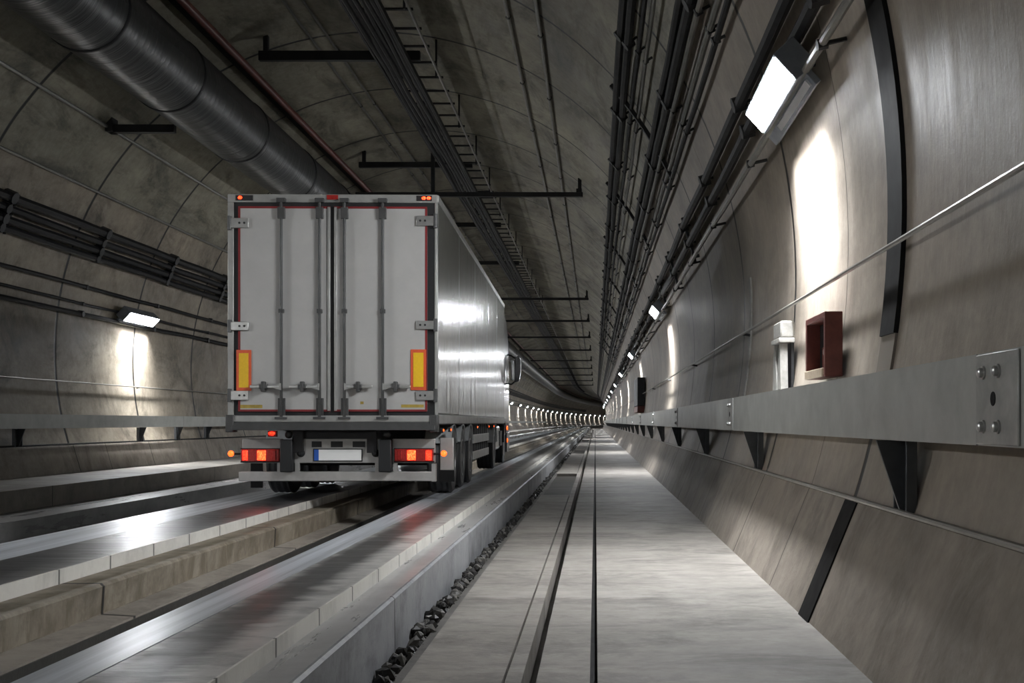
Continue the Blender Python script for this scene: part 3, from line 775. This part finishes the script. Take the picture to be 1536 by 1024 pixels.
# doors
def door(x0, x1, rods, outer):
    d = T(MB().box(x0, x1, -.022, .05, Z(617), Z(310)), 'door', 'doorwhite', bevel=.006)
    t = .026
    red = MB()
    red.box(x0, x1, -.025, -.015, Z(313.2), Z(310)); red.box(x0, x1, -.025, -.015, Z(617), Z(614))
    xa, xb = (x0, x0+t) if outer < 0 else (x1-t, x1); red.box(xa, xb, -.025, -.015, Z(614), Z(313.2))
    T(red, 'edge_tape', 'redline', d)
    gx = (x1-.035, x1) if outer < 0 else (x0, x0+.035)
    T(MB().box(gx[0], gx[1], -.034, -.015, Z(616), Z(311)), 'meeting_strip', 'frame', d, .006)
    for i, rx in enumerate(rods):
        r = MB().tube([(rx, -.055, Z(627)), (rx, -.055, Z(300))], .019, 10)
        rod = T(r, 'lock_rod', 'rod', d)
        T(MB().box(rx-.045, rx+.045, -.075, -.02, Z(329), Z(312)), 'rod_guide', 'frame_d', d, .004)
        T(MB().box(rx-.055, rx+.055, -.085, -.02, Z(305), Z(298.5)), 'rod_cap', 'frame_d', d, .004)
        T(MB().box(rx-.045, rx+.045, -.05, -.02, Z(624), Z(597)), 'rod_guide', 'frame_d', d, .004)
        T(MB().box(rx-.075, rx+.075, -.09, -.03, Z(628.5), Z(625)), 'rod_foot', 'frame_d', d, .004)
        T(MB().box(rx-.032, rx+.032, -.072, -.022, Z(470), Z(464)), 'rod_collar', 'frame_d', d, .004)
    return d
dl_ = door(X(359), X(496), [X(424), X(481)], -1)
dr_ = door(X(502), X(641), [X(518), X(575)], 1)
def handle(d, x0, x1, xc, rx):
    z = Z(580); h = MB()
    lo, hi = min(x0, x1), max(x0, x1)
    h.box(lo, hi, -.085, -.065, z-.018, z+.018)
    hd = T(h, 'door_handle', 'chrome', d, .006)
    c = MB().box(xc-.05, xc+.05, -.10, -.02, z-.028, z+.028).box(xc-.022, xc+.022, -.105, -.02, z-.065, z+.065)
    T(c, 'catch', 'frame_d', d, .008)
    s = 1 if rx > xc else -1
    T(MB().prism([(rx, z-.045), (rx, z+.045), (rx-s*.10, z+.018), (rx-s*.10, z-.018)], 'y', -.082, -.06), 'handle_hub', 'frame', d, .004)
handle(dl_, X(378), X(421), X(398), X(424)); handle(dl_, X(436), X(478), X(455.5), X(481))
handle(dr_, X(521), X(560), X(538.5), X(518)); handle(dr_, X(578), X(617), X(594.5), X(575))
for d, a, b, ys3 in ((dl_, 344, 375, ((328, 343), (483, 496), (586, 600))), (dr_, 625, 656, ((324, 339), (481, 494), (586, 600)))):
    for (t, bt) in ys3:
        h = MB().box(X(a), X(b), -.05, -.015, Z(bt), Z(t))
        hd = T(h, 'hinge', 'chrome', d, .006)
        pin = X(a)+.02 if d is dl_ else X(b)-.02
        T(MB().tube([(pin, -.04, Z(bt+3)), (pin, -.04, Z(t-3))], .025, 10), 'pin', 'frame_d', hd)
        bx_ = X(b)-.05 if d is dl_ else X(a)+.05
        for q in (0, .06 if d is dr_ else -.06): T(MB().lathe([(.014, 0), (.014, .008)], (bx_+q, -.05, (Z(bt)+Z(t))/2), (0, -1, 0), 10), 'bolt', 'rod', hd)
for d, a, b, t, bt in ((dl_, 356.5, 378.5, 525, 586), (dr_, 616.5, 639.5, 524, 585)):
    f = T(MB().box(X(a), X(b), -.032, -.02, Z(bt), Z(t)), 'reflector_board', 'orange', d)
    T(MB().box(X(a)+.032, X(b)-.032, -.036, -.03, Z(bt)+.04, Z(t)-.04), 'yellow_field', 'yellow', f)
T(MB().box(X(359.5), X(395), -.0245, -.02, Z(612), Z(607)), 'sticker', 'sticker', dl_)
T(MB().box(X(602), X(636), -.0245, -.02, Z(611), Z(606.5)), 'sticker', 'sticker', dr_)
T(MB().box(X(541), X(546), -.0245, -.02, Z(606), Z(602)), 'scuff', 'sticker', dr_)
# chassis behind the bumper
for s in (-1, 1): T(MB().box(s*.46-.06, s*.46+.06, .12, 12.4, .62, .97), 'chassis_rail', 'chassis')
for yy in (.2, 2.7, 5.5): T(MB().box(-.5, .5, yy, yy+.1, .66, .9), 'cross_member', 'chassis')
# bumper beam with lamps
YB = .18
bp = T(MB().box(X(436), X(567), YB, YB+.05, Z(695), Z(658)), 'bumper_panel', 'bump', bevel=.008)
for a, b in ((463, 478), (492, 510), (525, 544)): T(MB().box(X(a), X(b), YB-.004, YB+.01, Z(671), Z(662)), 'slot', 'seal', bp)
pl = T(MB().box(X(465.5), X(540), YB-.012, YB, Z(692.5), Z(673)), 'plate_frame', 'seal', bp, .003)
T(MB().box(X(474), X(538.5), YB-.017, YB-.011, Z(691), Z(674.5)), 'number_plate', 'plate', pl)
T(MB().box(X(467), X(474), YB-.017, YB-.011, Z(691), Z(674.5)), 'blue_band', 'blue', pl)
for xx in (447, 560): T(MB().lathe([(.05, 0), (.05, .02), (.03, .05), (.02, .07)], (X(xx), YB, Z(680)), (0, -1, 0), 12), 'plug_socket', 'seal', bp)
for a, b, lamps in ((358, 419, ((364.5, 8, 'lamp_tail'), (389, 13, 'lamp_core'), (408, 6, 'lamp_dim'))), (585, 650, ((597, 7, 'lamp_dim'), (615, 13, 'lamp_core'), (641, 9, 'lamp_tail')))):
    wing = T(MB().box(X(a), X(b), YB, YB+.05, Z(695), Z(658)), 'bumper_wing', 'bump', bevel=.008)
    l0, l1 = (357.5, 416) if a < 500 else (589, 648)
    hs = T(MB().box(X(l0), X(l1), YB-.06, YB, Z(692.5), Z(673.5)), 'tail_lamp', 'lamp_dim', bevel=.012)
    T(MB().box(X(l0)-.008, X(l1)+.008, YB-.035, YB, Z(694), Z(692)).box(X(l0)-.008, X(l1)+.008, YB-.035, YB, Z(674), Z(672.3)), 'lamp_rim', 'seal', hs)
    for c, hw, mt in lamps:
        T(MB().box(X(c)-hw/2/120.4, X(c)+hw/2/120.4, YB-.066, YB-.03, Z(690.5), Z(675.5)), 'lens', mt, hs, .008)
    ga, gb = (418.5, 437) if a < 500 else (566.5, 585.5)
    T(MB().box(X(ga), X(gb), YB-.13, YB+.02, Z(708), Z(659)), 'rubber_buffer', 'seal', bevel=.012)
    T(MB().box(X(ga)-.06, X(ga)-.01, YB-.02, YB+.05, Z(709), Z(694)), 'bumper_stay', 'bump')
    T(MB().box(X(gb)+.01, X(gb)+.06, YB-.02, YB+.05, Z(709), Z(694)), 'bumper_stay', 'bump')
    T(MB().ball((X((ga+gb)/2), YB+.02, Z(652)), .05), 'buffer_cap', 'frame_d')
ub = T(MB().box(X(353), X(650.5), YB-.02, YB+.10, Z(722.5), Z(708)), 'underrun_bar', 'bump', bevel=.01)
T(MB().box(X(645), X(651), YB-.025, YB+.1, Z(723), Z(696)), 'bar_end_plate', 'bump', ub)
T(MB().box(X(652), X(673.5), .55, .60, Z(708), Z(657)), 'mudguard_panel', 'bump', bevel=.01)
T(MB().box(X(652), X(674), .56, .60, Z(726), Z(708)), 'mud_flap', 'black')
T(MB().box(X(358), X(376), .56, .60, Z(735), Z(697)), 'mud_flap', 'black')
for xx, sgn in ((342, -1), (663.5, 1)):
    st_ = T(MB().tube([(X(xx)-sgn*.18, YB, Z(681)), (X(xx), YB-.02, Z(681))], .014, 8), 'marker_stalk', 'seal')
    T(MB().ball((X(xx), YB-.03, Z(680.5)), .04), 'marker_lens', 'lamp_amber', st_)
lm = T(MB().box(X(399), X(412), .10, .16, Z(655), Z(646)), 'fog_lamp', 'lamp_dim'); T(MB().ball((X(405), .10, Z(650)), .035, sq=(1.2, .5, .7)), 'lens', 'lamp_tail', lm)
# wheels
def wheel(x, y, wd, r, side):
    root = bpy.data.objects.new('wheel', None); COL.objects.link(root); root.parent = truck; root.location = (x, y, r)
    h = wd/2
    prof = [(r*.58, -h*.92), (r*.80, -h), (r*.94, -h*.95), (r*.99, -h*.80)]
    for g in (-.5, 0, .5): prof += [(r, h*(g-.22)), (r*.975, h*(g-.04)), (r*.975, h*(g+.04)), (r, h*(g+.22))]
    prof += [(r*.99, h*.80), (r*.94, h*.95), (r*.80, h), (r*.58, h*.92)]
    MB().lathe(prof, (0, 0, 0), (1, 0, 0), 36).build('tyre', 'tyre', root, smooth=35)
    s = 1 if side > 0 else -1
    MB().lathe([(r*.57, -s*h*.5), (r*.60, s*h*.96), (r*.56, s*h*.98), (r*.50, s*h*.55), (r*.30, s*h*.45), (r*.26, s*h*.85), (r*.1, s*h*.95)], (0, 0, 0), (1, 0, 0), 28).build('rim', 'rim', root)
    return root
RW = .465
for yy in (2.13, 3.44, 4.75):
    for s in (-1, 1): wheel(s*1.115, yy, .34, RW, s)
    T(MB().tube([(-1.0, yy, RW), (1.0, yy, RW)], .075, 12), 'axle', 'chassis')
for s in (-1, 1): wheel(s*1.09, 10.6, .36, RW, s)
for s in (-1, 1): wheel(s*1.10, 14.2, .32, RW, s)
T(MB().tube([(-1., 10.6, RW), (1., 10.6, RW)], .08, 12), 'axle', 'chassis'); T(MB().tube([(-1., 14.2, RW), (1., 14.2, RW)], .08, 12), 'axle', 'chassis')
def fender(y, x0, x1, r, a0=.35, a1=PI-.35, mat='plast'):
    mb = MB(); n = 12; c = RW
    for i in range(n+1):
        t = a0+(a1-a0)*i/n
        for rr in (r, r+.025):
            for x in (x0, x1): mb.v.append((x, y+rr*math.cos(t), c+rr*math.sin(t)))
    for i in range(n):
        o = i*4; mb.f += [(o, o+1, o+5, o+4), (o+2, o+6, o+7, o+3), (o, o+4, o+6, o+2), (o+1, o+3, o+7, o+5)]
    mb.f += [(0, 2, 3, 1), (n*4, n*4+1, n*4+3, n*4+2)]
    T(mb, 'mudguard', mat)
for s in (-1, 1):
    a, b = sorted((s*.92, s*1.29))
    for yy in (2.13, 3.44, 4.75): fender(yy, a, b, .495, .5, PI-.5)
    fender(10.6, a, b, .54, .2, PI-.2); fender(14.2, a, b, .53, .1, PI-.1, 'cab')
# side guards, pallet box, tank, landing legs
for s in (-1, 1):
    x0, x1 = sorted((s*1.27, s*1.245))
    for z0, z1 in ((.64, .79), (.36, .50)): sg = T(MB().box(x0, x1, 5.5, 9.0, z0, z1), 'side_guard', 'alu', bevel=.006)
    for q in range(8): T(MB().box(min(s*1.20, s*1.245), max(s*1.20, s*1.245), 5.55+q*.48, 5.60+q*.48, .33, .97), 'guard_post', 'frame_d', sg)
    T(MB().box(min(s*.55, s*1.19), max(s*.55, s*1.19), 6.0, 8.6, .40, .93), 'pallet_box', 'chassis', bevel=.01)
    T(MB().box(min(s*.78, s*.92), max(s*.78, s*.92), 9.3, 9.44, .22, .97), 'landing_leg', 'frame_d')
    T(MB().box(min(s*.75, s*1.22), max(s*.75, s*1.22), 11.5, 13.2, .36, .95), 'fuel_tank', 'tank', bevel=.08)
for yy, zz in ((.65, .90), (1.55, .90), (5.9, .92), (8.6, .92), (10.0, .92)):
    h = T(MB().box(1.27, 1.30, yy-.06, yy+.06, zz-.03, zz+.03), 'side_marker', 'seal', bevel=.004)
    T(MB().ball((1.302, yy, zz), .024, sq=(.5, 1, .7)), 'lens', 'lamp_amber', h)
# tractor cab
cab = T(MB().prism([(13.95, .75), (15.95, .45), (16.15, 1.2), (16.1, 2.0), (15.75, 3.1), (15.1, 3.6), (13.95, 3.7)], 'x', -1.22, 1.27), 'cab', 'cab', bevel=.06)
T(MB().box(1.268, 1.275, 14.8, 15.7, 1.75, 2.65), 'side_window', 'glassd', cab)
T(MB().prism([(13.62, .95), (13.95, .95), (13.95, 3.65), (13.62, 3.5)], 'x', 1.20, 1.275), 'side_fairing', 'cab', cab, .02)
T(MB().box(-1.2, 1.24, 13.0, 13.95, .45, .80), 'tractor_chassis', 'chassis')
T(MB().box(1.18, 1.29, 14.85, 15.9, .25, .75), 'cab_step', 'cab', cab, .02)
for zz in (.55, .86): T(MB().ball((1.295, 14.9, zz), .04, sq=(.5, 1, 1.4)), 'side_lamp', 'lamp_amber', cab)
mr = T(MB().prism([(1.45, 2.02), (1.57, 2.06), (1.61, 2.3), (1.61, 2.62), (1.56, 2.72), (1.46, 2.66)], 'y', 15.35, 15.65), 'mirror', 'cab', cab, .02)
T(MB().box(1.36, 1.46, 15.36, 15.42, 2.08, 2.60), 'mirror_glass', 'glassd', cab, .01)
T(MB().tube([(1.25, 15.6, 2.75), (1.36, 15.55, 2.72), (1.50, 15.5, 2.62)], .022, 8), 'mirror_arm', 'seal', cab)
T(MB().tube([(1.25, 15.6, 2.02), (1.36, 15.55, 1.98), (1.50, 15.5, 2.08)], .022, 8), 'mirror_arm', 'seal', cab)

# ------------------------------------------------------------------ world, camera, view
w_ = bpy.data.worlds.new('tunnel'); SC.world = w_; w_.use_nodes = True
w_.node_tree.nodes['Background'].inputs[0].default_value = (.5, .52, .5, 1); w_.node_tree.nodes['Background'].inputs[1].default_value = .05
cam = bpy.data.cameras.new('camera'); co = bpy.data.objects.new('camera', cam); COL.objects.link(co)
co.location = (0, 0, CAMZ); co.rotation_euler = (PI/2, 0, 0)
cam.sensor_width = 36; cam.lens = 41.0; cam.shift_x = -125/1536; cam.shift_y = 121/1536
cam.clip_start = .05; cam.clip_end = 1200
SC.camera = co
vs = SC.view_settings
vs.view_transform = 'Standard'; vs.look = 'None'; vs.exposure = 1.0; vs.gamma = 1; vs.use_curve_mapping = False
SC.cycles.max_bounces = 8; SC.cycles.diffuse_bounces = 5; SC.cycles.glossy_bounces = 4
SC.cycles.use_denoising = True
SC.cycles.sample_clamp_indirect = 6
